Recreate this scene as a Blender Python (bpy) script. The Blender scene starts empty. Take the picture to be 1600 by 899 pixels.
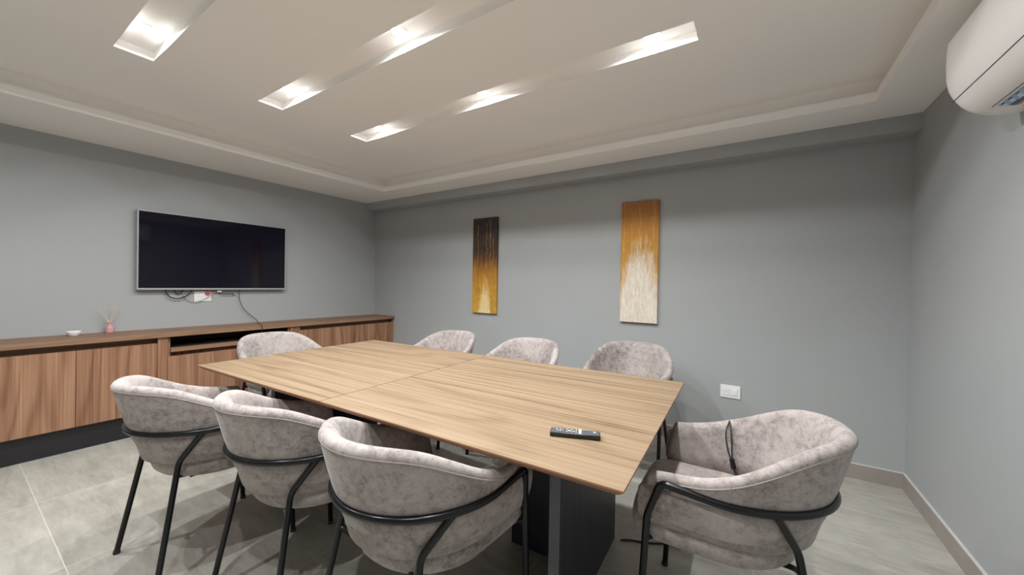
import bpy, bmesh, math, random
from mathutils import Vector, Matrix
random.seed(4)
S = bpy.context.scene
COL = S.collection

# ------------------------------------------------------------------ camera
CAM_LOC = (4.4523, -3.3385, 1.25)
RIGHT = Vector((0.83884734, 0.54407909, 0.01769407))
UP = Vector((-0.01932926, -0.00271358, 0.99980949))
FWD = Vector((-0.54402345, 0.83902954, -0.00824037))
cd = bpy.data.cameras.new('camera')
cd.sensor_width = 36.0
cd.lens = 584.589 / 1600 * 36.0
cd.clip_start = 0.02
cam = bpy.data.objects.new('camera', cd)
M3 = Matrix((RIGHT, UP, -FWD)).transposed()
cam.matrix_world = Matrix.Translation(CAM_LOC) @ M3.to_4x4()
COL.objects.link(cam)
S.camera = cam

# ------------------------------------------------------------------ world, exposure, lamps
w = bpy.data.worlds.new('world'); S.world = w; w.use_nodes = True
w.node_tree.nodes['Background'].inputs[0].default_value = (0.9, 0.95, 1.0, 1)
w.node_tree.nodes['Background'].inputs[1].default_value = 0.3
S.view_settings.view_transform = 'Standard'
S.view_settings.look = 'None'
S.view_settings.gamma = 1
S.view_settings.use_curve_mapping = False
S.view_settings.exposure = 0.03
LAMP_W = 13.0
LAMP_COL = (0.975, 0.995, 1.0)
S.cycles.max_bounces = 12
S.cycles.diffuse_bounces = 8
S.cycles.use_denoising = True

# room dimensions (x along the wall of paintings, -y towards the camera)
W, YB, HS, HC, HR = 5.272, -5.05, 2.318, 2.470, 2.518
TX0, TX1, TY0, TY1 = .755, 5.005, -4.6, -.455        # tray in the ceiling
CHX = (1.593, 4.196)
CHY = [(-1.455, -1.298), (-2.146, -1.988), (-2.831, -2.674), (-3.520, -3.362)]
LX = (1.843, 2.920, 3.993)

# ------------------------------------------------------------------ node helpers
def mat(name):
    m = bpy.data.materials.new(name); m.use_nodes = True
    nt = m.node_tree
    return m, nt, nt.nodes['Principled BSDF']

def N(nt, t, **kw):
    n = nt.nodes.new(t)
    for k, v in kw.items():
        if isinstance(k, str) and k.startswith('i_'):
            n.inputs[k[2:].replace('_', ' ')].default_value = v
        else:
            setattr(n, k, v)
    return n

def L(nt, a, b): nt.links.new(a, b)

def ramp(nt, fac, stops, interp='LINEAR'):
    r = nt.nodes.new('ShaderNodeValToRGB'); r.color_ramp.interpolation = interp
    el = r.color_ramp.elements
    while len(el) < len(stops): el.new(0.5)
    for e, (p, c) in zip(el, stops):
        e.position = p; e.color = (*c, 1) if len(c) == 3 else c
    L(nt, fac, r.inputs[0]); return r

def math_(nt, op, a, b=None, c=None, clamp=False):
    n = nt.nodes.new('ShaderNodeMath'); n.operation = op; n.use_clamp = clamp
    for i, v in enumerate((a, b, c)):
        if v is None: continue
        if isinstance(v, (int, float)): n.inputs[i].default_value = v
        else: L(nt, v, n.inputs[i])
    return n.outputs[0]

def mixc(nt, f, a, b, mode='MIX'):
    n = nt.nodes.new('ShaderNodeMix'); n.data_type = 'RGBA'; n.blend_type = mode
    for i, v in ((0, f), (6, a), (7, b)):
        if isinstance(v, (int, float)): n.inputs[i].default_value = v
        elif isinstance(v, tuple): n.inputs[i].default_value = (*v, 1) if len(v) == 3 else v
        else: L(nt, v, n.inputs[i])
    return n.outputs[2]

def srgb(r, g, b):
    f = lambda v: (v/255/12.92) if v/255 <= .04045 else ((v/255+.055)/1.055)**2.4
    return (f(r), f(g), f(b))

def coords(nt, scale=(1, 1, 1), kind='Object', loc=(0, 0, 0), rot=(0, 0, 0)):
    tc = nt.nodes.new('ShaderNodeTexCoord'); mp = nt.nodes.new('ShaderNodeMapping')
    mp.inputs['Scale'].default_value = scale; mp.inputs['Location'].default_value = loc
    mp.inputs['Rotation'].default_value = rot
    L(nt, tc.outputs[kind], mp.inputs[0]); return mp.outputs[0]

def noise(nt, vec, scale, detail=4, rough=.5, dist=0, w=None):
    n = nt.nodes.new('ShaderNodeTexNoise')
    if w is not None: n.noise_dimensions = '4D'; L(nt, w, n.inputs['W'])
    n.inputs['Scale'].default_value = scale; n.inputs['Detail'].default_value = detail
    n.inputs['Roughness'].default_value = rough; n.inputs['Distortion'].default_value = dist
    if vec is not None: L(nt, vec, n.inputs['Vector'])
    return n.outputs[0]

def bump(nt, b, h, strength=.2, dist=.005):
    n = nt.nodes.new('ShaderNodeBump'); n.inputs['Strength'].default_value = strength
    n.inputs['Distance'].default_value = dist
    L(nt, h, n.inputs['Height']); L(nt, n.outputs[0], b.inputs['Normal'])

def plain(name, col, rough=.5, metal=0, spec=.5, nscale=0, namt=.06):
    m, nt, b = mat(name)
    b.inputs['Roughness'].default_value = rough; b.inputs['Metallic'].default_value = metal
    b.inputs['Specular IOR Level'].default_value = spec
    if nscale:
        f = noise(nt, coords(nt), nscale)
        c = mixc(nt, f, tuple(v*(1-namt) for v in col), tuple(min(1, v*(1+namt)) for v in col))
        L(nt, c, b.inputs['Base Color'])
    else: b.inputs['Base Color'].default_value = (*col, 1)
    return m

# ------------------------------------------------------------------ materials
MW = plain('wall_paint', (.375, .388, .392), .62, nscale=2.5, namt=.03)
_nt = MW.node_tree; bump(_nt, _nt.nodes['Principled BSDF'], noise(_nt, coords(_nt), 260, 3), .08, .002)
MC = plain('ceiling_paint', (.905, .885, .860), .75, nscale=1.2, namt=.015)
MLIP = plain('lit_lip_paint', (.93, .91, .89), .7, nscale=1.2, namt=.01)  # ceiling white lightened, standing in for light on the lip face
MBLK = plain('black_powder_coat', (.006, .0065, .008), .24, 0, .35, nscale=30, namt=.2)
MPLASTIC_W = plain('white_plastic', (.83, .83, .82), .35, nscale=6, namt=.02)
MPLASTIC_AC = plain('gloss_white_plastic', (.80, .77, .75), .28, nscale=3, namt=.02)
MRUB = plain('black_rubber', (.012, .012, .013), .5, nscale=30, namt=.2)
MGREYP = plain('grey_plastic', (.30, .30, .31), .4, nscale=20)
MSILVER = plain('silver_bezel', (.36, .36, .37), .35, .1, nscale=20)
MSCREEN = plain('glossy_screen', (.0055, .0045, .0110), .06, 0, .32, nscale=3, namt=.1)
MDARK = plain('dark_slot', (.012, .011, .011), .7, nscale=10)
MPINK = plain('pink_glass', (.60, .30, .32), .12, 0, .6, nscale=20)
MREED = plain('reed_wood', (.62, .52, .40), .7, nscale=60, namt=.2)
MRED = plain('red_plastic', (.55, .06, .08), .4, nscale=20)
MBLUE = plain('label_blue', (.02, .07, .22), .4, nscale=20)
MSKY = plain('label_sky', (.30, .42, .60), .4, nscale=20)
MORG = plain('label_orange', (.62, .17, .03), .4, nscale=20)
MLAB = plain('label_white', (.62, .66, .68), .4, nscale=20)
MSOIL = plain('grout_strip', (.56, .55, .54), .8, nscale=20)

def emis(name, col, st):
    m, nt, b = mat(name)
    b.inputs['Base Color'].default_value = (*col, 1)
    b.inputs['Emission Color'].default_value = (*col, 1)
    b.inputs['Emission Strength'].default_value = st
    return m
MEMIT = emis('lamp_diffuser', LAMP_COL, 12)

def wood(name, c_dark, c_mid, c_light, grain, rough=.45, gs=1.0, streak=.5, cathedral=.4):
    """grain: index of the axis along which the grain runs"""
    m, nt, b = mat(name)
    rnd = nt.nodes.new('ShaderNodeObjectInfo').outputs['Random']
    wv = math_(nt, 'MULTIPLY', rnd, 37.0)
    sc = [20*gs]*3; sc[grain] = .30*gs
    v = coords(nt, tuple(sc))
    sc2 = [75*gs]*3; sc2[grain] = .8*gs
    v2 = coords(nt, tuple(sc2))
    sc3 = [2.6*gs]*3; sc3[grain] = .30*gs
    v3 = coords(nt, tuple(sc3))
    a = noise(nt, v, 1.0, 5, .6, 0, wv)
    f = noise(nt, v2, 1.0, 4, .7, 0, wv)
    g = noise(nt, v3, 1.0, 2, .4, 0, wv)
    # growth-ring lines that swell into cathedrals
    r = math_(nt, 'MULTIPLY', g, 34.0)
    r = math_(nt, 'SINE', math_(nt, 'MULTIPLY', r, 3.1416))
    r = math_(nt, 'MULTIPLY_ADD', r, .5, .5)
    r = math_(nt, 'POWER', r, 3.0)
    t = math_(nt, 'MULTIPLY_ADD', f, streak, math_(nt, 'MULTIPLY', a, 1.0-streak))
    t = math_(nt, 'SUBTRACT', t, math_(nt, 'MULTIPLY', r, .16*cathedral))
    cr = ramp(nt, t, [(.30, c_dark), (.47, c_mid), (.66, c_light)])
    L(nt, cr.outputs[0], b.inputs['Base Color'])
    b.inputs['Roughness'].default_value = rough
    b.inputs['Specular IOR Level'].default_value = .35
    bump(nt, b, f, .12, .002)
    return m
MOAK = wood('oak_veneer', srgb(100, 82, 62), srgb(133, 112, 88), srgb(150, 130, 106), 0, .5, 1.0, .6, .5)
MOAKE = wood('oak_veneer_edge', srgb(120, 84, 62), srgb(146, 106, 80), srgb(168, 128, 98), 0, .5, 1.0, .5, .3)
MWAL = wood('walnut_laminate_upright', srgb(102, 70, 50), srgb(146, 107, 82), srgb(180, 141, 113), 2, .5, 1.0, .5, .6)
MWALH = wood('walnut_laminate_long', srgb(100, 72, 54), srgb(132, 100, 78), srgb(158, 124, 98), 1, .5, .9, .45, .4)
MWALX = MWALH
MINK = wood('ink_stained_wood', (.008, .009, .015), (.016, .017, .026), (.035, .037, .050), 2, .42, 1.4, .6, .1)
MINKE = plain('lit_edge_banding', (.085, .092, .102), .35, nscale=30, namt=.1)  # panel edge banding, greyed lighter to paint in the light it catches
MPLINTH = plain('dark_plinth_laminate', (.014, .012, .015), .4, nscale=12, namt=.15)

def velvet(name, base=1.0):
    m, nt, b = mat(name)
    rnd = nt.nodes.new('ShaderNodeObjectInfo').outputs['Random']
    wv = math_(nt, 'MULTIPLY', rnd, 53.0)
    v = coords(nt)
    big = noise(nt, v, 4.5, 3, .55, .4, wv)
    mid = noise(nt, v, 36, 7, .78, .35, wv)
    fine = noise(nt, v, 160, 3, .6, 0, wv)
    t = math_(nt, 'MULTIPLY_ADD', mid, .62, math_(nt, 'MULTIPLY', big, .38))
    t = math_(nt, 'MULTIPLY_ADD', fine, .12, math_(nt, 'SUBTRACT', t, .06))
    d, l = srgb(112, 103, 100), srgb(163, 154, 150)
    l2 = srgb(178, 170, 166)
    d = tuple(x*base for x in d); l = tuple(x*base for x in l); l2 = tuple(x*base for x in l2)
    cr = ramp(nt, t, [(.37, d), (.455, tuple((x+y)/2*1.04 for x, y in zip(d, l))), (.52, l), (.66, l2)])
    L(nt, cr.outputs[0], b.inputs['Base Color'])
    b.inputs['Roughness'].default_value = .85
    b.inputs['Specular IOR Level'].default_value = .2
    b.inputs['Sheen Weight'].default_value = .35
    b.inputs['Sheen Roughness'].default_value = .4
    b.inputs['Sheen Tint'].default_value = (.95, .92, .91, 1)
    bump(nt, b, fine, .15, .002)
    return m
MVEL = velvet('mauve_velvet')
MPIPE = plain('mauve_piping', srgb(168, 156, 152), .8, nscale=200, namt=.15)

def tile_floor():
    m, nt, b = mat('porcelain_floor_tile')
    tc = nt.nodes.new('ShaderNodeTexCoord'); sp = nt.nodes.new('ShaderNodeSeparateXYZ')
    L(nt, tc.outputs['Object'], sp.inputs[0])
    TW, TH, G = .8265, .8485, .0019
    def cell(o, off, size):
        u = math_(nt, 'DIVIDE', math_(nt, 'SUBTRACT', o, off), size)
        fl = math_(nt, 'FLOOR', u); fr = math_(nt, 'SUBTRACT', u, fl)
        d = math_(nt, 'MULTIPLY', math_(nt, 'MINIMUM', fr, math_(nt, 'SUBTRACT', 1.0, fr)), size)
        return fl, math_(nt, 'LESS_THAN', d, G)
    cx, gx = cell(sp.outputs[0], 1.165, TW)
    cy, gy = cell(sp.outputs[1], -.485, TH)
    gr = math_(nt, 'MAXIMUM', gx, gy)
    cid = math_(nt, 'MULTIPLY_ADD', cx, 7.31, math_(nt, 'MULTIPLY', cy, 3.77))
    v = coords(nt, (1.3, 4.0, 1), rot=(0, 0, .38))
    n1 = noise(nt, v, 1.4, 5, .6, .9, cid)
    v2 = coords(nt, (3, 16, 1), rot=(0, 0, .38))
    n2 = noise(nt, v2, 2.0, 6, .7, .6, cid)
    n3 = noise(nt, coords(nt), 14, 5, .7)
    t = math_(nt, 'ADD', math_(nt, 'MULTIPLY', n1, .42), math_(nt, 'ADD', math_(nt, 'MULTIPLY', n2, .42), math_(nt, 'MULTIPLY', n3, .16)))
    cr = ramp(nt, t, [(.34, srgb(144, 140, 131)), (.50, srgb(172, 168, 159)), (.64, srgb(190, 187, 178))])
    c = mixc(nt, gr, cr.outputs[0], srgb(204, 200, 190))
    L(nt, c, b.inputs['Base Color'])
    b.inputs['Roughness'].default_value = .42
    b.inputs['Specular IOR Level'].default_value = .45
    return m
MFLOOR = tile_floor()
MSKIRT = plain('porcelain_skirting_tile', srgb(150, 143, 136), .5, nscale=9, namt=.14)

def painting(name, stops, white_amt, lines, tip, wide=2.0, dark=(.2, .08, .01)):
    """abstract canvas: a vertical colour run, drips rising from the bottom"""
    m, nt, b = mat(name)
    tc = nt.nodes.new('ShaderNodeTexCoord'); sp = nt.nodes.new('ShaderNodeSeparateXYZ')
    L(nt, tc.outputs['Generated'], sp.inputs[0])
    x, z = sp.outputs[0], sp.outputs[2]
    vs = coords(nt, (9, 1, 1.6), 'Generated')
    streak = noise(nt, vs, 2.0, 5, .65, .8)
    fine = noise(nt, coords(nt, (26, 1, 3.0), 'Generated'), 2.0, 5, .7, 1.2)
    zz = math_(nt, 'ADD', z, math_(nt, 'MULTIPLY', math_(nt, 'SUBTRACT', streak, .5), .42))
    base = ramp(nt, zz, stops).outputs[0]
    blot = noise(nt, coords(nt, (2.6, 1, 7), 'Generated'), 1.6, 5, .7, .8)
    base = mixc(nt, math_(nt, 'MULTIPLY', math_(nt, 'SUBTRACT', blot, .40), 1.7, clamp=True), base, dark, 'MIX')
    # pale core low in the middle
    dx = math_(nt, 'ABSOLUTE', math_(nt, 'SUBTRACT', x, .52))
    core = math_(nt, 'SUBTRACT', white_amt, math_(nt, 'ADD', z, math_(nt, 'MULTIPLY', math_(nt, 'POWER', dx, 2.0), wide)))
    blob2 = noise(nt, coords(nt, (2.2, 1, 1.3), 'Generated', (3.1, 0, .7)), 2.4, 6, .72, .6)
    core = math_(nt, 'ADD', core, math_(nt, 'MULTIPLY', math_(nt, 'SUBTRACT', streak, .5), .45))
    core = math_(nt, 'ADD', core, math_(nt, 'MULTIPLY', math_(nt, 'SUBTRACT', blob2, .5), .8))
    core = math_(nt, 'MULTIPLY', core, 4.0, clamp=True)
    c = mixc(nt, core, base, tip)
    # darker/ochre veins
    vein = math_(nt, 'ABSOLUTE', math_(nt, 'SUBTRACT', fine, .5))
    vein = math_(nt, 'SUBTRACT', 1.0, math_(nt, 'MULTIPLY', vein, 16.0), clamp=True)
    low = math_(nt, 'MULTIPLY', math_(nt, 'SUBTRACT', .62, z), 6.0, clamp=True)
    c = mixc(nt, math_(nt, 'MULTIPLY', math_(nt, 'MULTIPLY', vein, low), .6), c, srgb(170, 112, 36))
    # thin poured lines
    wob = noise(nt, coords(nt, (2, 1, 3.2), 'Generated'), 2.2, 3, .5)
    tot = None
    for (lx, z0, z1, wd) in lines:
        d = math_(nt, 'ABSOLUTE', math_(nt, 'SUBTRACT', math_(nt, 'ADD', x, math_(nt, 'MULTIPLY', math_(nt, 'SUBTRACT', wob, .5), .22)), lx))
        k = math_(nt, 'LESS_THAN', d, wd)
        k = math_(nt, 'MULTIPLY', k, math_(nt, 'GREATER_THAN', z, z0))
        k = math_(nt, 'MULTIPLY', k, math_(nt, 'LESS_THAN', z, z1))
        tot = k if tot is None else math_(nt, 'MAXIMUM', tot, k)
    c = mixc(nt, math_(nt, 'MULTIPLY', tot, .75), c, srgb(214, 172, 108))
    L(nt, c, b.inputs['Base Color'])
    b.inputs['Roughness'].default_value = .45
    bump(nt, b, fine, .35, .004)
    return m

# ------------------------------------------------------------------ mesh helpers
class MB:
    def __init__(s): s.bm = bmesh.new(); s.mats = []; s.cur = 0
    def mat(s, m):
        if m not in s.mats: s.mats.append(m)
        s.cur = s.mats.index(m); return s
    def quad(s, vs):
        try:
            f = s.bm.faces.new([s.bm.verts.new(v) if not isinstance(v, bmesh.types.BMVert) else v for v in vs])
            f.material_index = s.cur; return f
        except ValueError: return None
    def box(s, x0, x1, y0, y1, z0, z1):
        v = [s.bm.verts.new((x, y, z)) for z in (z0, z1) for y in (y0, y1) for x in (x0, x1)]
        for idx in ((0, 2, 3, 1), (4, 5, 7, 6), (0, 1, 5, 4), (2, 6, 7, 3), (0, 4, 6, 2), (1, 3, 7, 5)):
            f = s.bm.faces.new([v[i] for i in idx]); f.material_index = s.cur
        return s
    def loft(s, rings, closed=True, cap=True, loop=False):
        vr = [[s.bm.verts.new(p) for p in r] for r in rings]
        n = len(vr[0]); R = len(vr)
        for i in range(R if loop else R-1):
            a, b_ = vr[i], vr[(i+1) % R]
            for j in range(n if closed else n-1):
                k = (j+1) % n
                f = s.bm.faces.new((a[j], a[k], b_[k], b_[j])); f.material_index = s.cur
        if cap and closed and not loop:
            for r in (vr[0][::-1], vr[-1]):
                f = s.bm.faces.new(r); f.material_index = s.cur
        return s
    def tube(s, pts, r, n=10, cap=True, closed=False):
        P = [Vector(p) for p in pts]; rr = r if isinstance(r, (list, tuple)) else [r]*len(P)
        rings = []; ref = None
        for i, p in enumerate(P):
            if closed: t = P[(i+1) % len(P)]-P[i-1]
            else: t = (P[min(i+1, len(P)-1)]-P[max(i-1, 0)])
            t = t.normalized()
            if ref is None:
                ref = Vector((0, 0, 1)) if abs(t.z) < .9 else Vector((1, 0, 0))
            u = (ref - t*ref.dot(t)).normalized(); ref = u
            v = t.cross(u)
            rings.append([p + (u*math.cos(a)+v*math.sin(a))*rr[i] for a in [2*math.pi*k/n for k in range(n)]])
        return s.loft(rings, True, cap, closed)
    def lathe(s, prof, c=(0, 0, 0), n=28):
        rings = [[Vector((c[0]+r*math.cos(2*math.pi*k/n), c[1]+r*math.sin(2*math.pi*k/n), c[2]+z)) for k in range(n)] for r, z in prof]
        return s.loft(rings, True, True)
    def build(s, name, m=None, parent=None, smooth=True, bevel=0, bseg=2, angle=40, sub=0, rot=0, loc=(0, 0, 0)):
        bmesh.ops.recalc_face_normals(s.bm, faces=s.bm.faces)
        me = bpy.data.meshes.new(name); s.bm.to_mesh(me); s.bm.free()
        for mm in (s.mats or [m]): me.materials.append(mm)
        o = bpy.data.objects.new(name, me); COL.objects.link(o)
        o.location = loc; o.rotation_euler = (0, 0, rot)
        if parent: o.parent = parent
        if bevel:
            bv = o.modifiers.new('bevel', 'BEVEL'); bv.width = bevel; bv.segments = bseg; bv.limit_method = 'ANGLE'; bv.angle_limit = math.radians(35)
        if sub:
            sb = o.modifiers.new('sub', 'SUBSURF'); sb.levels = sub; sb.render_levels = sub
        if smooth:
            me.polygons.foreach_set('use_smooth', [True]*len(me.polygons))
            if not sub:
                lim = math.radians(angle)
                b2 = bmesh.new(); b2.from_mesh(me)
                for e in b2.edges:
                    if len(e.link_faces) == 2 and e.calc_face_angle(0) > lim: e.smooth = False
                b2.to_mesh(me); b2.free()
        return o

def tag(o, label, cat, group=None):
    o['label'] = label; o['category'] = cat
    if group: o['group'] = group
    return o
def thing(name, label, cat, loc=(0, 0, 0), rz=0, group=None):
    o = bpy.data.objects.new(name, None); COL.objects.link(o)
    o.location = loc; o.rotation_euler = (0, 0, rz); o.empty_display_size = .1
    return tag(o, label, cat, group)
def struct(o): o['kind'] = 'structure'; return o
def copy_tree(o, parent=None):
    c = o.copy(); COL.objects.link(c); c.parent = parent
    for ch in list(o.children):
        copy_tree(ch, c)
    return c
def smooth_path(pts, k=8):
    """Catmull-Rom through the points"""
    P = [Vector(p) for p in pts]; P = [P[0]*2-P[1]] + P + [P[-1]*2-P[-2]]
    out = []
    for i in range(1, len(P)-2):
        a, b, c, d = P[i-1:i+3]
        for j in range(k):
            t = j/k
            out.append(.5*((2*b)+(c-a)*t+(2*a-5*b+4*c-d)*t*t+(3*b-a-3*c+d)*t**3))
    out.append(P[-2]); return out
def bent_path(pts, rad, k=5):
    """polyline with rounded corners"""
    P = [Vector(p) for p in pts]; out = [P[0]]
    for i in range(1, len(P)-1):
        a = (P[i-1]-P[i]); b = (P[i+1]-P[i])
        r = min(rad, a.length*.45, b.length*.45)
        s, e = P[i]+a.normalized()*r, P[i]+b.normalized()*r
        for j in range(k+1):
            t = j/k
            out.append(s*(1-t)**2 + P[i]*2*t*(1-t) + e*t*t)
    out.append(P[-1]); return out

# ================================================================== THE ROOM
struct(MB().box(-.12, W+.12, YB-.12, .12, -.08, 0).build('floor', MFLOOR, smooth=False))
struct(MB().box(-.12, 0, YB-.12, .12, 0, HR+.05).build('wall_left', MW, smooth=False))
struct(MB().box(0, W, 0, .12, 0, HR+.05).build('wall_back', MW, smooth=False))
struct(MB().box(W, W+.12, YB-.12, .12, 0, HR+.05).build('wall_right', MW, smooth=False))
struct(MB().box(0, W, YB-.12, YB, 0, HR+.05).build('wall_front', MW, smooth=False))
# ceiling with the long light channels cut into it
cb = MB()
ys = [TY0-.1] + [y for c in reversed(CHY) for y in c] + [TY1+.1]
for i in range(len(ys)-1):
    if i % 2 == 0: cb.box(TX0-.1, TX1+.1, ys[i], ys[i+1], HC, HR)
    else:
        cb.box(TX0-.1, CHX[0], ys[i], ys[i+1], HC, HR); cb.box(CHX[1], TX1+.1, ys[i], ys[i+1], HC, HR)
cb.box(-.0, W, YB, 0, HR, HR+.05)
struct(cb.build('ceiling', MC, smooth=False))
# dropped border round the tray, with its paler lip
sb = MB()
SET = .06
for (x0, x1, y0, y1) in ((0, W, TY1+SET, -.0), (0, W, YB, TY0-SET), (0, TX0-SET, TY0-SET, TY1+SET), (TX1+SET, W, TY0-SET, TY1+SET)):
    sb.box(x0, x1, y0, y1, HS, HR)
struct(sb.build('trim_1', MC, smooth=False))
lp = MB()
LH = HS+.055
lp.mat(MC)
for (x0, x1, y0, y1) in ((TX0-SET, TX1+SET, TY1+.004, TY1+SET), (TX0-SET, TX1+SET, TY0-SET, TY0-.004), (TX0-SET, TX0-.004, TY0-.004, TY1+.004), (TX1+.004, TX1+SET, TY0-.004, TY1+.004)):
    lp.box(x0, x1, y0, y1, HS, LH)
lp.mat(MLIP)                                         # lip face, coloured paler as if catching light
for (x0, x1, y0, y1) in ((TX0-.004, TX1+.004, TY1, TY1+.004), (TX0-.004, TX1+.004, TY0-.004, TY0), (TX0-.004, TX0, TY0, TY1), (TX1, TX1+.004, TY0, TY1)):
    lp.box(x0, x1, y0, y1, HS, LH)
struct(lp.build('trim_2', MLIP, smooth=False))
# boxed beam along the top of the wall of paintings
bb_ = MB().box(0, W, -.147, 0, 2.2208, HS)
struct(bb_.build('trim_3', MW, smooth=False))
# tiled skirting with a pale grout line on top
def skirting(name, x0, x1, y0, y1):
    m = MB().mat(MSKIRT); m.box(x0, x1, y0, y1, 0, .096)
    m.mat(MSOIL).box(x0, x1, y0, y1, .096, .101)
    struct(m.build(name, smooth=False))
skirting('baseboard_back', .44, W-.012, -.012, 0)
skirting('baseboard_right', W-.012, W, YB, 0)
skirting('baseboard_front', 0, W-.012, YB, YB+.012)
skirting('baseboard_left', 0, .012, YB+.012, -3.31)

# ------------------------------------------------------------------ recessed lamps in the channels
def make_lamp():
    t = thing('recessed_spotlight', '', 'ceiling light')
    n = 28
    m = MB()
    m.lathe([(.036, -.0005), (.046, -.0005), (.046, -.003), (.043, -.005), (.038, -.005), (.036, -.003)][::1], n=n)
    # open ring: rebuild as loop so that the middle stays free
    m.bm.free(); m.bm = bmesh.new()
    prof = [(.036, -.001), (.046, -.001), (.046, -.003), (.043, -.005), (.038, -.005), (.036, -.003)]
    rings = [[Vector((r*math.cos(2*math.pi*k/n), r*math.sin(2*math.pi*k/n), z)) for r, z in prof] for k in range(n)]
    m.loft(rings, True, False, True)
    m.build('trim_ring', MPLASTIC_W, t)
    d = MB().lathe([(.0355, -.001), (.0355, -.0022), (.030, -.003), (.0, -.0032)][:3], n=n).build('diffuser', MEMIT, t)
    return t
rows = ['closest to the paintings', 'second from the paintings', 'third from the paintings', 'farthest from the paintings']
cols = ['left end', 'middle', 'right end']
lamp0 = make_lamp(); first = True
ld = bpy.data.lights.new('spot_glow', 'AREA'); ld.shape = 'DISK'; ld.size = .024; ld.spread = math.radians(168); ld.energy = LAMP_W; ld.color = LAMP_COL
lo = bpy.data.objects.new('spot_glow', ld); COL.objects.link(lo); lo.parent = lamp0; lo.location = (0, 0, -.0065)
for r, (y0, y1) in enumerate(CHY):
    for k, x in enumerate(LX):
        o = lamp0 if first else copy_tree(lamp0); first = False
        o.location = (x, (y0+y1)/2, HR)
        tag(o, 'spotlight at the %s of the ceiling channel %s' % (cols[k], rows[r]), 'ceiling light', 'spotlights in the ceiling channels')

# ================================================================== TABLE
TCX, TCY, TYAW, TZ = 2.9807, -1.880, .035, .76
HX, HY = 1.1987, .6044
table = thing('conference_table', 'long oak-veneer conference table in two halves on dark pedestals', 'table', (TCX, TCY, 0), TYAW)
def top_panel(x0, x1, ch0, ch1):
    """thin top whose outer edges are undercut by a chamfer"""
    m = MB()
    e, c, d = .006, .022, .020
    def ring(z, i, mats=None):
        a0 = x0 + (i if ch0 else 0); a1 = x1 - (i if ch1 else 0)
        return [(a0, -HY+i, z), (a1, -HY+i, z), (a1, HY-i, z), (a0, HY-i, z)]
    R = [[m.bm.verts.new(p) for p in ring(*a)] for a in ((TZ, .0), (TZ-e, 0), (TZ-e-d, c))]
    m.mat(MOAK); f = m.bm.faces.new(R[0]); f.material_index = m.cur
    m.mat(MOAKE)
    for a, b in zip(R, R[1:]):
        for j in range(4):
            k = (j+1) % 4; f = m.bm.faces.new((a[j], b[j], b[k], a[k])); f.material_index = m.cur
    f = m.bm.faces.new(R[-1][::-1]); f.material_index = m.cur
    return m.build('tabletop', None, table, smooth=False, bevel=.0012, bseg=2)
J = -.03
top_panel(-HX, J-.0022, True, False)
top_panel(J+.0022, HX, False, True)
for s in (1, -1):
    m = MB().mat(MINK); x0, x1 = sorted((s*.885, s*.925))
    m.box(x0, x1, -.343, .347, 0, TZ-.026)
    m.mat(MINKE).box(x0, x1, -.345, -.343, 0, TZ-.026)
    m.mat(MINKE).box(x0, x1, .347, .349, 0, TZ-.026)
    m.mat(MINK); a0, a1 = sorted((s*.51, s*.885)); m.box(a0, a1, .045, .085, .004, TZ-.026)
    m.build('pedestal', None, table, smooth=False, bevel=.0015)
MB().mat(MINK).box(-.51, .51, .035, .095, TZ-.086, TZ-.0262).build('underframe_beam', None, table, smooth=False, bevel=.002)

# ------------------------------------------------------------------ remote control
rem = thing('remote_control', 'slim black remote control with small buttons lying on the tabletop', 'remote control', (3.972, -2.206, TZ), math.radians(21.5))
MREM = plain('remote_black', (.014, .014, .016), .3, nscale=30)
MREMT = plain('remote_face', (.075, .08, .085), .32, nscale=30)
MB().box(-.080, .080, -.0205, .0205, .0012, .0155).build('body', MREM, rem, bevel=.003)
MB().box(-.077, .077, -.0178, .0178, .0150, .0163).build('face_plate', MREMT, rem, bevel=.0005)
MB().box(.012, .020, -.0165, .0165, .0160, .0172).build('silver_bar', MPLASTIC_W, rem, bevel=.0003)
for (bx, by, br) in [(-.060, .006, .0022), (-.055, -.004, .0018), (-.048, .008, .0018), (-.047, -.003, .0022), (-.040, .004, .0018),
                     (-.026, .009, .002), (-.026, -.008, .002), (-.018, .0, .004), (-.010, .009, .002), (-.010, -.008, .002), (-.003, -.002, .0022), (.004, .008, .002), (.004, -.007, .002), (.062, .004, .0035)]:
    MB().lathe([(br, 0), (br, .0012), (br*.7, .0016)], (bx, by, .0161), 12).build('button', MPLASTIC_W, rem)

# ================================================================== CHAIRS
def upath(u, a, b, y0, yf):
    """plan of the tub: u=-1 left front, 0 back, 1 right front; sides straight, back elliptic"""
    s = 1 if u >= 0 else -1; t = abs(u)
    k = .68
    if t <= k:
        th = math.pi/2*(t/k)
        return Vector((s*a*math.sin(th), y0-b*math.cos(th)))
    v = (t-k)/(1-k)
    return Vector((s*a, y0+(yf-y0)*v))
def interp(tab, x):
    for (x0, y0), (x1, y1) in zip(tab, tab[1:]):
        if x <= x1:
            t = max(0, (x-x0)/(x1-x0)); return y0+(y1-y0)*t
    return tab[-1][1]
def sstep(t): t = max(0, min(1, t)); return t*t*(3-2*t)
RIMTAB = [(-.34, .820), (-.30, .819), (-.22, .806), (-.12, .755), (-.02, .703), (.08, .672), (.17, .658), (.21, .652)]
RF = .205                                          # front end of the padded rim
def rim_z(u):
    # average neighbouring samples so the profile stays soft
    tot = 0
    for d in (-.06, -.03, 0, .03, .06):
        p = upath(max(-1, min(1, u+d)), .305, .355, .02, RF); tot += interp(RIMTAB, p.y)
    return tot/5
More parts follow.
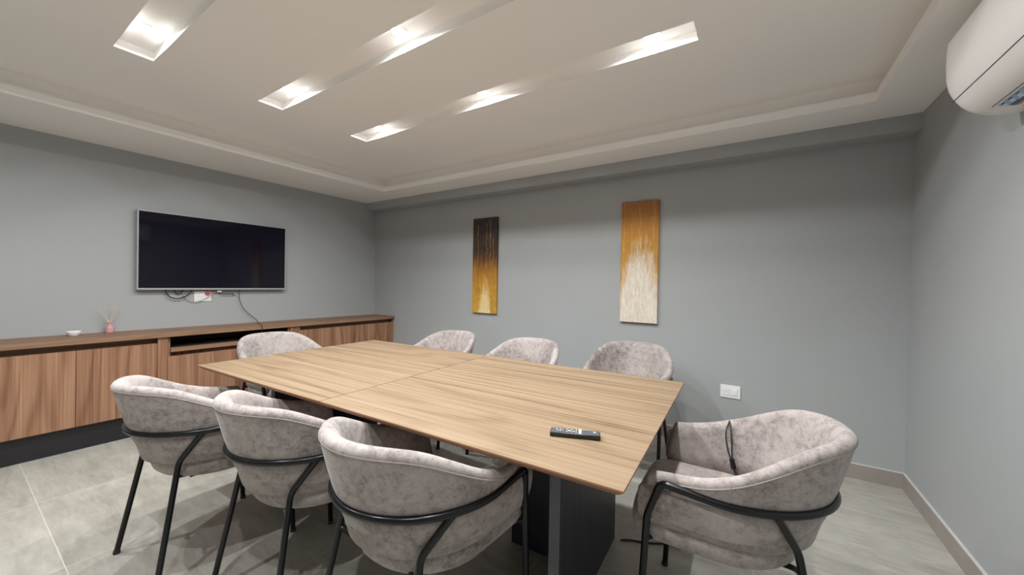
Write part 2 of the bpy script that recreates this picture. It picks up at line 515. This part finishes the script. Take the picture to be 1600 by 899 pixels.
def shell_section(u):
    zr = rim_z(u); f = max(0, (abs(u)-.68)/.32)
    def P(a, b, yf, z, y0=.02):
        q = upath(u, a, b, y0, yf); return Vector((q.x, q.y, z))
    zb = .600
    out = []
    o_a, o_b = .302, .352
    yy = upath(u, .305, .355, .02, RF).y
    o_a -= .026*sstep((yy-.0)/.20)
    top = zr
    for t in (0, .25, .5, .75, 1):
        z = zb+(top-.029-zb)*t
        e = t**.85
        out.append(P(.280+(o_a-.280)*e, .298+(o_b-.298)*e, .232+(RF-.232)*t, z))
    out.append(P(o_a+.002, o_b+.003, RF, top-.018))
    out.append(P(o_a-.002, o_b-.003, RF, top-.008))
    out.append(P(o_a-.010, o_b-.012, RF, top-.001))
    out.append(P(o_a-.021, o_b-.025, RF, top))
    out.append(P(o_a-.032, o_b-.038, RF, top-.006))
    out.append(P(o_a-.041, o_b-.050, RF, top-.020))
    out.append(P(o_a-.047, o_b-.059, RF, top-.042))
    i_a, i_b = o_a-.047, o_b-.059
    for t in (.3, .65, 1):
        z = (top-.042)+(.485-(top-.042))*t
        out.append(P(i_a+(.222-i_a)*t, i_b+(.222-i_b)*t, RF+.03*t, z))
    out.append(P(.255, .262, .235, .480))
    out.append(P(.268, .280, .236, .545))
    return out
def lower_section(u):
    def P(a, b, yf, z, y0=.02):
        q = upath(u, a, b, y0, yf); return Vector((q.x, q.y, z))
    pr = [(.281, .299, .236, .612), (.279, .293, .238, .575), (.271, .276, .240, .535), (.263, .258, .240, .508), (.257, .247, .240, .494), (.252, .239, .238, .487),
          (.245, .230, .236, .487), (.238, .220, .232, .492), (.242, .234, .228, .53), (.252, .262, .230, .60), (.264, .284, .234, .612)]
    return [P(a, b, yf, z) for a, b, yf, z in pr]
def tub(section, nu=56):
    us = [-1+2*i/nu for i in range(nu+1)]
    rings = [section(u) for u in us]
    m = MB()
    # soft padded end: shrink towards the section's middle beyond the last ring
    def endcap(r, s):
        c = sum(r, Vector())/len(r); res = []
        for k, (sh, fw) in enumerate(((.93, .007), (.78, .012), (.45, .014))):
            res.append([c+(p-c)*sh+Vector((0, fw, 0)) for p in r])
        return res
    a = endcap(rings[0], -1)[::-1]; b = endcap(rings[-1], 1)
    m.loft(a+rings+b, True, True)
    return m
RINGZ = .622
def ring_pt(u):
    q = upath(u, .2925, .309, .02, .150); t = abs(u)
    return Vector((q.x, q.y, RINGZ-.006*(1-t) + .010*sstep((t-.6)/.4)))
def make_chair():
    t = thing('tub_chair', 'x', 'chair')
    tub(shell_section).build('backrest', MVEL, t, angle=180)
    tub(lower_section).build('lower_shell', MVEL, t, angle=180)
    # piping that follows the outer edge of the rim, and the seams of the side panels
    pts = []
    for i in range(61):
        u = -1+2*i/60; s = shell_section(u); pts.append(s[4]+Vector((0, 0, .004))+(Vector((s[4].x, s[4].y-.02, 0)).normalized()*.0012))
    MB().tube(pts, .0019, 8).build('piping', MPIPE, t)
    for sg in (-1, 1):
        s = shell_section(sg*.64)
        MB().tube([p+Vector((p.x, p.y-.02, 0)).normalized()*.0004 for p in s[0:7]], .0014, 6).build('seam', MPIPE, t)
    # seat cushion: domed top, rounded nose in front of the arms
    m = MB(); rings = []
    def plan(sc, grow=0):
        out = []
        for i in range(40):
            u = -1+2*i/39
            q = upath(u, .244*sc+grow, .228*sc+grow, .02, .20); out.append(q)
        # front: superelliptic nose
        for i in range(1, 16):
            th = math.pi*i/16
            x = (.244*sc+grow)*math.copysign(abs(math.cos(th))**.55, math.cos(th)); y = .20+(.095*sc+grow)*math.sin(th)**.55
            out.append(Vector((x, y)))
        return out
    for sc, z in ((.55, .402), (.84, .403), (.93, .409), (.985, .423), (1.018, .444), (1.022, .461), (.985, .478), (.955, .492), (.88, .500), (.6, .506), (.25, .508)):
        p = plan(sc)
        cy = .05
        p = [Vector((q.x, cy+(q.y-cy)*(1 if abs(sc-1) < .06 else sc/1.0 if sc < .9 else 1))) for q in p]
        rings.append([Vector((q.x, q.y, z)) for q in p])
    m.loft(rings, True, True)
    m.build('seat', MVEL, t, angle=180)
    # black tube hoop round the back, ending in the two arm bends
    R = .0115
    bend = Vector((.290, .164, .628)); knee = Vector((.264, .221, .509)); foot = Vector((.263, .246, .008))
    us = [-1+2*i/48 for i in range(49)]
    hoop = [ring_pt(u) for u in us]
    MB().tube(hoop, R, 12).build('hoop', MBLK, t)
    for sg in (-1, 1):
        f = lambda v: Vector((sg*v.x, v.y, v.z))
        e = ring_pt(1); pr = ring_pt(.9)
        pts = bent_path([f(pr), f(Vector((.2925, .176, .637))), f(knee), f(foot)], .024, 7)
        lg = MB().tube(pts, R, 12).build('leg', MBLK, t)
        fc = MB().lathe([(.013, 0), (.0135, .004), (.0125, .014), (.011, .016)], (f(foot).x, foot.y+.0003, 0), 14).build('foot_cap', MRUB, lg)
        att = ring_pt(sg*.47); rk = Vector((sg*.193, -.181, .497)); rf = Vector((sg*.241, -.266, .008))
        att2 = att+Vector((0, 0, -.004))
        pts = bent_path([att2, rk, rf], .024, 7)
        lg = MB().tube(pts, .0108, 12).build('leg', MBLK, t)
        MB().lathe([(.0125, 0), (.013, .004), (.012, .014), (.0105, .016)], (rf.x, rf.y, 0), 14).build('foot_cap', MRUB, lg)
    # flat steel carrier under the seat that ties the four legs
    m = MB()
    for y, x in ((-.178, .196), (.205, .262)):
        zz = .437 if y < 0 else .43
        m.tube(bent_path([(-x, y-.012 if y < 0 else y+.018, zz), (-x+.05, y, zz-.016), (-x+.10, y+(.06 if y < 0 else -.04), .394), (x-.10, y+(.06 if y < 0 else -.04), .394), (x-.05, y, zz-.016), (x, y-.012 if y < 0 else y+.018, zz)], .02), .0085, 8)
    for x in (-.12, .12): m.tube([(x, -.12, .394), (x, .17, .394)], .0085, 8)
    m.build('seat_carrier', MBLK, t)
    return t
GR = 'velvet tub chairs around the conference table'
chair0 = make_chair()
D2 = math.pi/2
spots = [
    (2.287, -2.616, .024, 'mauve velvet tub chair on the near side of the table, nearest the sideboard'),
    (2.900, -2.471, -.007, 'mauve velvet tub chair on the near side of the table, between its two neighbours'),
    (3.520, -2.425, -.060, 'large foreground mauve velvet tub chair seen from behind, in front of the dark pedestal'),
    (4.388, -1.804, 1.589, 'mauve velvet tub chair at the table end, a black cable over its arm'),
    (3.700, -.640, math.pi+.02, 'mauve velvet tub chair under the pale-bottomed painting, pulled back near the wall'),
    (2.985, -.985, math.pi-.06, 'mauve velvet tub chair on the wall side of the table, between the two paintings'),
    (2.215, -1.020, math.pi-.02, 'mauve velvet tub chair on the wall side of the table, below the dark-topped painting'),
    (1.390, -1.850, -D2+.05, 'mauve velvet tub chair at the table end in front of the sideboard'),
]
for i, (x, y, a, lb) in enumerate(spots):
    o = chair0 if i == 0 else copy_tree(chair0)
    o.location = (x, y, 0); o.rotation_euler = (0, 0, a)
    tag(o, lb, 'chair', GR)

# cable hanging over the arm of the right-end chair
def on_chair(i, p):
    x, y, a, _ = spots[i]; c, s = math.cos(a), math.sin(a)
    return Vector((x+c*p[0]-s*p[1], y+s*p[0]+c*p[1], p[2]))
ck = thing('charging_cable', 'doubled black charging cable with a plug, hung over the right-end chair arm', 'cable', on_chair(3, (.262, .0, .7)))
base = ck.location.copy()
zt = rim_z(.71)
def arm_path(dx, dy):
    loc = [(.309, .010+dy*.2, zt-.055), (.307, .008, zt-.018), (.290, .008, zt+.006), (.262, .008+dy*.4, zt+.002), (.240, .010+dy*1.4, zt-.022), (.226, .007+dy*1.6, zt-.060), (.218, .002+dy*1.0, zt-.100), (.215, -.004+dy*.3, zt-.128)]
    return [on_chair(3, p)-base for p in smooth_path(loc, 6)]
for dy in (-.006, .006):
    MB().tube(arm_path(0, dy), .0028, 8).build('strand', MRUB, ck)
m = MB()
pa, pb = on_chair(3, (.215, -.004, zt-.122))-base, on_chair(3, (.209, -.012, zt-.162))-base
m.tube([pa, pa.lerp(pb, .06), pa.lerp(pb, .94), pb], [.006, .010, .010, .006], 4)
m.build('connector', MGREYP if False else MBLK, ck, bevel=.001)
MB().tube([on_chair(3, p)-base for p in smooth_path([(.209, -.012, zt-.158), (.207, -.018, zt-.175), (.200, -.026, .514), (.175, -.045, .5095), (.14, -.05, .5095)], 6)], .0035, 8).build('strand', MRUB, ck)

# ================================================================== SIDEBOARD
SD, SZ = .4345, .800
YL = -3.285
tag(MB().box(.001, SD, YL, -.002, SZ-.032, SZ).build('sideboard_worktop', MWALH, bevel=.0015),
    'long narrow brown wood-grain worktop running along the television wall', 'worktop')
MWALI = plain('cabinet_inside', (.030, .022, .018), .6, nscale=8, namt=.15)
def cabinet(name, label, y0, y1, doors, stiles, niche=False):
    t = thing(name, label, 'cabinet', (.22, (y0+y1)/2, 0), 0, 'base cabinets of the sideboard')
    off = Vector((-.22, -(y0+y1)/2, 0))
    def bx(mb, *a): return mb.box(a[0]+off.x, a[1]+off.x, a[2]+off.y, a[3]+off.y, a[4], a[5])
    F = .415                                     # front face plane of the carcass
    z0 = .178
    m = MB().mat(MWAL)
    top = SZ-.0325
    bx(m, .004, F-.020, y0+.001, y0+.019, z0, top); bx(m, .004, F-.020, y1-.019, y1-.001, z0, top)
    bx(m, .004, F-.020, y0+.019, y1-.019, z0, z0+.018); bx(m, .004, .012, y0+.019, y1-.019, z0+.018, top)
    for a, b in stiles: bx(m, F-.020, F, a, b, z0, top)
    if niche:
        m.mat(MWALH)
        bx(m, .012, F, y0+.019, y1-.019, .640, .676)
        m.mat(MWALI); bx(m, .012, .016, y0+.019, y1-.019, .676, top)
        bx(m, .016, F-.02, y0+.019, y0+.021, .676, top); bx(m, .016, F-.02, y1-.021, y1-.019, .676, top)
        bx(m, .016, F-.004, y0+.019, y1-.019, .676, .6775)
        m.mat(MWAL); bx(m, F-.085, F-.070, y0+.019, y1-.019, .58, .640)
    else:
        m.mat(MWALH); bx(m, F-.085, F-.070, y0+.019, y1-.019, .66, top)      # recessed finger pull
    m.build('carcass', None, t, smooth=False)
    dz = .604 if niche else .722
    for a, b in doors:
        d = MB(); bx(d, F-.0185, F, a+.0015, b-.0015, z0, dz)
        dd = d.build('door', MWAL, t, bevel=.001, bseg=1)
    p = MB(); bx(p, .02, .375, y0, y1, 0, z0-.0005)
    p.build('plinth', MPLINTH, t, smooth=False)
    return t
cabinet('base_cabinet', 'two-door wood-grain cabinet under the white puck and the reed diffuser', YL, -2.296, [(YL, -2.792), (-2.792, -2.357)], [(-2.357, -2.297)])
cabinet('base_cabinet', 'wood-grain cabinet with an open dark slot, below the television', -2.295, -1.328, [(-2.295, -1.812), (-1.812, -1.328)], [], True)
cabinet('base_cabinet', 'wood-grain cabinet at the corner end of the sideboard, by the wall of paintings', -1.327, -.004, [(-1.232, -1.036), (-1.036, -.52), (-.52, -.005)], [(-1.326, -1.232)])

# ------------------------------------------------------------------ things on the sideboard
pk = thing('smart_speaker', 'small round white puck device on the sideboard, left of the reed diffuser', 'speaker', (.100, -2.762, SZ))
MB().lathe([(.022, 0), (.026, .001), (.035, .014), (.0405, .028), (.0400, .033), (.036, .036), (.015, .0367)], n=36).build('body', MPLASTIC_W, pk)
MB().lathe([(.006, 0), (.006, .0006), (.004, .0009)], (0, 0, .0365), 14).build('indicator', MGREYP, pk)
rd = thing('reed_diffuser', 'pink glass reed diffuser with pale sticks on the sideboard', 'diffuser', (.062, -2.565, SZ))
MB().lathe([(.022, 0), (.0255, .003), (.026, .040), (.024, .050), (.013, .060), (.011, .064), (.011, .076), (.013, .077), (.013, .084), (.008, .085)], n=24).build('bottle', MPINK, rd)
for (tx, ty) in ((.004, -.075), (.012, -.058), (-.006, .036), (.010, .020), (.03, .052), (-.012, -.030), (.0, .066)):
    MB().tube([(tx*.02, ty*.02, .012), (tx*.1, ty*.1, .084), (tx, ty, .232-abs(ty)*.3)], .0017, 6).build('reed', MREED, rd)

# ------------------------------------------------------------------ television
tv = thing('television', 'wall-mounted flat television with a thin silver frame and dark screen', 'television', (0, -1.8105, 1.49))
ty = .5994; tz0, tz1 = -.3427, .3427
TF = .062                                               # front plane
m = MB()
fr = .013
m.box(.022, TF, -ty, ty, tz1-fr*.75, tz1); m.box(.022, TF, -ty, ty, tz0, tz0+fr*1.25)
m.box(.022, TF, -ty, -ty+fr*.8, tz0+fr*1.25, tz1-fr*.75); m.box(.022, TF, ty-fr*.8, ty, tz0+fr*1.25, tz1-fr*.75)
m.build('bezel', MSILVER, tv, bevel=.001)
MB().box(.024, TF-.003, -ty+fr*.8, ty-fr*.8, tz0+fr*1.25, tz1-fr*.75).build('screen', MSCREEN, tv, smooth=False)
MB().box(.016, .0225, -ty+.03, ty-.03, tz0+.03, tz1-.03).build('back_cover', MRUB, tv, bevel=.004)
MB().box(.0005, .017, -.22, .22, -.18, .18).build('wall_bracket', MBLK, tv, smooth=False)

def plate(name, label, loc, rz, kind, group=None):
    """wall plate built facing local -y, bottom centre at loc"""
    t = thing(name, label, 'socket', loc, rz, group)
    wd, ht = .134, .098
    MB().box(-wd/2, wd/2, -.008, 0, 0, ht).build('cover_plate', MPLASTIC_W, t, bevel=.002)
    MB().box(-.050, .050, -.0105, -.008, .020, ht-.020).build('insert', MPLASTIC_W, t, bevel=.001)
    for x0 in (-.018,) if kind == 1 else (-.03, .0):
        for (dx, dz) in ((-.006, 0), (.008, .008), (.008, -.008)):
            MB().box(x0+dx-.0025, x0+dx+.0025, -.0112, -.0103, .049+dz-.0012, .049+dz+.0012).build('slot', MDARK, t, smooth=False)
    MB().box(.024, .042, -.013, -.0105, .028, ht-.028).build('rocker', MPLASTIC_W, t, bevel=.001)
    return t
plate('wall_socket', 'white horizontal power socket low on the grey wall, right of the table', (4.310, 0, .404), 0, 1)
sk = plate('wall_socket', 'white power socket on the television wall, half hidden below the screen', (0, -1.938, 1.035), D2, 2)
# plug and leads under the television
pg = thing('power_plug', 'small red power plug in the socket below the television', 'plug', (.0106, -1.905, 1.112))
MB().box(0, .028, -.017, .017, -.010, .016).build('plug_body', MRED, pg, bevel=.004)
def lead(name, pts, r, label, m=MRUB, cat='cable'):
    o = MB().tube(smooth_path(pts, 8), r, 8).build(name, m)
    return tag(o, label, cat)
lead('power_lead', [(.026, -2.214, 1.145), (.030, -2.214, 1.130), (.032, -2.201, 1.101), (.033, -2.175, 1.077), (.034, -2.134, 1.067), (.033, -2.089, 1.081), (.031, -2.047, 1.11), (.026, -2.030, 1.145)], .0048,
     'thick black cable looping just below the left part of the television')
lead('power_lead', [(.020, -2.156, 1.144), (.022, -2.148, 1.128), (.022, -2.125, 1.108), (.020, -2.10, 1.128), (.020, -2.092, 1.144)], .004,
     'short black cable tucked behind the thick loop under the television')
lead('network_lead', [(.012, -2.105, 1.142), (.014, -2.07, 1.063), (.018, -2.027, 1.038), (.022, -1.984, 1.034), (.028, -1.94, 1.054), (.034, -1.895, 1.088), (.032, -1.86, 1.120), (.026, -1.84, 1.1385)], .0026,
     'thin grey cable sagging in front of the socket under the television', MGREYP)
ad = thing('cable_adapter', 'small grey adapter hanging below the television, right of its socket', 'adapter', (.03, -1.745, 1.105))
MB().tube([(0, -.075, .024), (0, -.06, .004), (0, 0, -.004), (0, .055, .004)], .004, 8).build('short_lead', MRUB, ad)
MB().box(-.008, .008, .050, .072, -.006, .012).build('plug_tip', MGREYP, ad, bevel=.002)
MB().box(-.008, .008, -.088, -.052, .018, .036).build('plug_tip', MPLASTIC_W, ad, bevel=.002)
lead('antenna_lead', [(.030, -1.645, 1.1455), (.030, -1.644, 1.130), (.030, -1.643, 1.053), (.032, -1.614, .967), (.034, -1.567, .905), (.036, -1.515, .855), (.050, -1.488, .823), (.10, -1.50, .8045), (.25, -1.545, .8035), (.42, -1.60, .8040), (.440, -1.606, .795), (.441, -1.608, .755), (.432, -1.608, .70), (.39, -1.60, .684), (.30, -1.58, .6820)], .0030,
     'thin black lead falling from the television across the worktop into the open slot')

# ------------------------------------------------------------------ floor cable
fc = thing('floor_cable', 'black cable on the floor between the dark pedestal and the right-end chair', 'cable', (4.0, -1.45, 0))
MB().tube([Vector(p)-Vector((4.0, -1.45, 0)) for p in smooth_path([(3.925, -1.505, .005), (3.96, -1.482, .005), (4.02, -1.458, .005), (4.08, -1.428, .005), (4.15, -1.375, .006), (4.25, -1.26, .005), (4.40, -1.05, .005), (4.47, -.6, .005), (4.36, -.25, .005), (4.315, -.05, .005)], 8)], .0045, 8).build('lead', MRUB, fc)
MB().box(.120, .175, .052, .082, .0, .022).build('inline_block', MGREYP, fc, bevel=.003, rot=0)

# ------------------------------------------------------------------ paintings
def canvas(name, label, x0, x1, z0, z1, m, medge):
    t = thing(name, label, 'painting', ((x0+x1)/2, 0, z0), 0, None)
    w2, h = (x1-x0)/2, z1-z0
    MB().box(-w2, w2, -.030, -.003, 0, h).build('painted_canvas', m, t, smooth=False, bevel=.0015, bseg=1)
    b = MB()
    e = .006
    for a in ((-w2+e, -w2+.03, -.003, .0, e, h-e), (w2-.03, w2-e, -.003, .0, e, h-e), (-w2+.03, w2-.03, -.003, .0, e, .03), (-w2+.03, w2-.03, -.003, .0, h-.03, h-e)): b.box(*a)
    b.build('stretcher_frame', medge, t, smooth=False)
MP1 = painting('canvas_night_fire', [(.0, srgb(214, 168, 70)), (.25, srgb(206, 158, 60)), (.44, srgb(168, 116, 40)), (.56, srgb(84, 56, 34)), (.68, srgb(44, 36, 32)), (.9, srgb(24, 24, 28))],
               .40, [(.22, .5, .92, .005), (.58, .48, .95, .004), (.72, .52, .97, .0045), (.84, .5, .80, .0045)], srgb(240, 222, 168), 5.0, srgb(92, 58, 22))
MP2 = painting('canvas_day_fire', [(.0, srgb(220, 196, 140)), (.25, srgb(218, 180, 100)), (.46, srgb(206, 158, 70)), (.66, srgb(196, 140, 44)), (.82, srgb(178, 118, 30)), (1.0, srgb(132, 80, 24))],
               .72, [(.07, .5, 1, .005), (.30, .55, .9, .004), (.52, .55, .98, .005), (.86, .4, 1, .0065), (.90, .62, 1, .004), (.68, .5, .74, .004)], srgb(236, 231, 218), 1.3, srgb(168, 108, 28))
MFR = plain('pine_stretcher', srgb(150, 116, 80), .7, nscale=20)
canvas('abstract_painting', 'narrow abstract painting, dark at the top and golden yellow below', 1.772, 2.104, .927, 1.982, MP1, MFR)
canvas('abstract_painting', 'narrow abstract painting, amber at the top fading to white below', 3.452, 3.766, .939, 1.988, MP2, MFR)

# ------------------------------------------------------------------ air conditioner
AY0, AY1 = -1.165, -2.035
PROF = [(5.272, 2.250), (5.150, 2.250), (5.105, 2.247), (5.080, 2.238), (5.069, 2.222), (5.066, 2.180), (5.065, 2.130), (5.067, 2.080), (5.074, 2.035), (5.088, 2.000), (5.094, 1.990),
        (5.108, 1.968), (5.130, 1.945), (5.155, 1.929), (5.180, 1.919), (5.210, 1.914), (5.245, 1.914), (5.272, 1.916)]
ac = thing('air_conditioner', 'white split air conditioner high on the right wall, with an energy label', 'air conditioner', (5.272, (AY0+AY1)/2, 1.914))
acx, acy, acz = ac.location
m = MB(); rings = []
def prof_ring(y, ins):
    out = []
    for (x, z) in PROF:
        cx, cz = 5.272, 2.082
        d = 1-ins
        out.append(Vector((cx+(x-cx)*d-acx, y-acy, cz+(z-cz)*(1-ins*.7)-acz)))
    return out
for y, i in ((AY0, .07), (AY0-.003, .035), (AY0-.009, .012), (AY0-.018, 0), (AY0-.05, 0)): rings.append(prof_ring(y, i))
for k in range(1, 11): rings.append(prof_ring(AY0-.05+(AY1-AY0+.1)*k/10, 0))
for y, i in ((AY1+.018, 0), (AY1+.009, .012), (AY1+.003, .035), (AY1, .07)): rings.append(prof_ring(y, i))
m.loft(rings, True, True)
m.build('housing', MPLASTIC_AC, ac, angle=50)
def strip(pa, pb, y0, y1, off, mt, name, thick=.0012):
    """narrow strip lying on the profile between two points"""
    a, b = Vector(pa), Vector(pb); n = Vector((b.y-a.y, -(b.x-a.x))).normalized()
    if n.x > 0 and n.y > 0: n = -n
    if n.y > .2: n = -n
    mb = MB(); r = []
    for y in (y0, y1):
        r.append([Vector((p.x-acx, y-acy, p.y-acz)) for p in (a-n*.002, b-n*.002, b+n*off, a+n*off)])
    mb.loft(r, True, True)
    return mb.build(name, mt, ac, smooth=False)
strip((5.0898, 1.9965), (5.0908, 1.9945), AY0-.004, AY1+.004, .0007, MDARK, 'panel_gap')
strip((5.1625, 1.9262), (5.1645, 1.9254), AY0-.085, AY1+.085, .0009, MDARK, 'flap_gap')
strip((5.235, 1.914), (5.239, 1.914), AY0-.085, AY1+.085, .0009, MDARK, 'flap_gap')
# energy label on the flap: white card with blue and orange figures
def surf(s):
    """point on the underside, s metres along from the flap gap"""
    P = [Vector(p) for p in ((5.166, 1.9246), (5.180, 1.919), (5.210, 1.914), (5.240, 1.914))]
    for a, b in zip(P, P[1:]):
        l = (b-a).length
        if s <= l: return a.lerp(b, s/l)
        s -= l
    return P[-1]
m = MB(); m.mat(MLAB); nu, nv = 60, 16; U0, U1 = -1.262, -1.46
vs = [[m.bm.verts.new((surf(.004+.052*j/nv).x-acx, U0+(U1-U0)*i/nu-acy, surf(.004+.052*j/nv).y-.0010-acz)) for j in range(nv+1)] for i in range(nu+1)]
for i in range(nu):
    for j in range(nv):
        u, v = (i+.5)/nu, (j+.5)/nv
        mt = MLAB
        if v > .84-u*.15 and v > .56: mt = MORG if u < .62 else MLAB
        elif v > .50+.10*u and u < .8: mt = MBLUE if u < .42 else MSKY
        elif v < .5 and (int((u*9+v*3)) % 2 == 0): mt = MSKY
        elif abs(v-.12) < .05: mt = MBLUE
        if u < .05: mt = MLAB
        m.mat(mt); f = m.bm.faces.new((vs[i][j], vs[i+1][j], vs[i+1][j+1], vs[i][j+1])); f.material_index = m.cur
m.build('energy_label', None, ac, smooth=False)
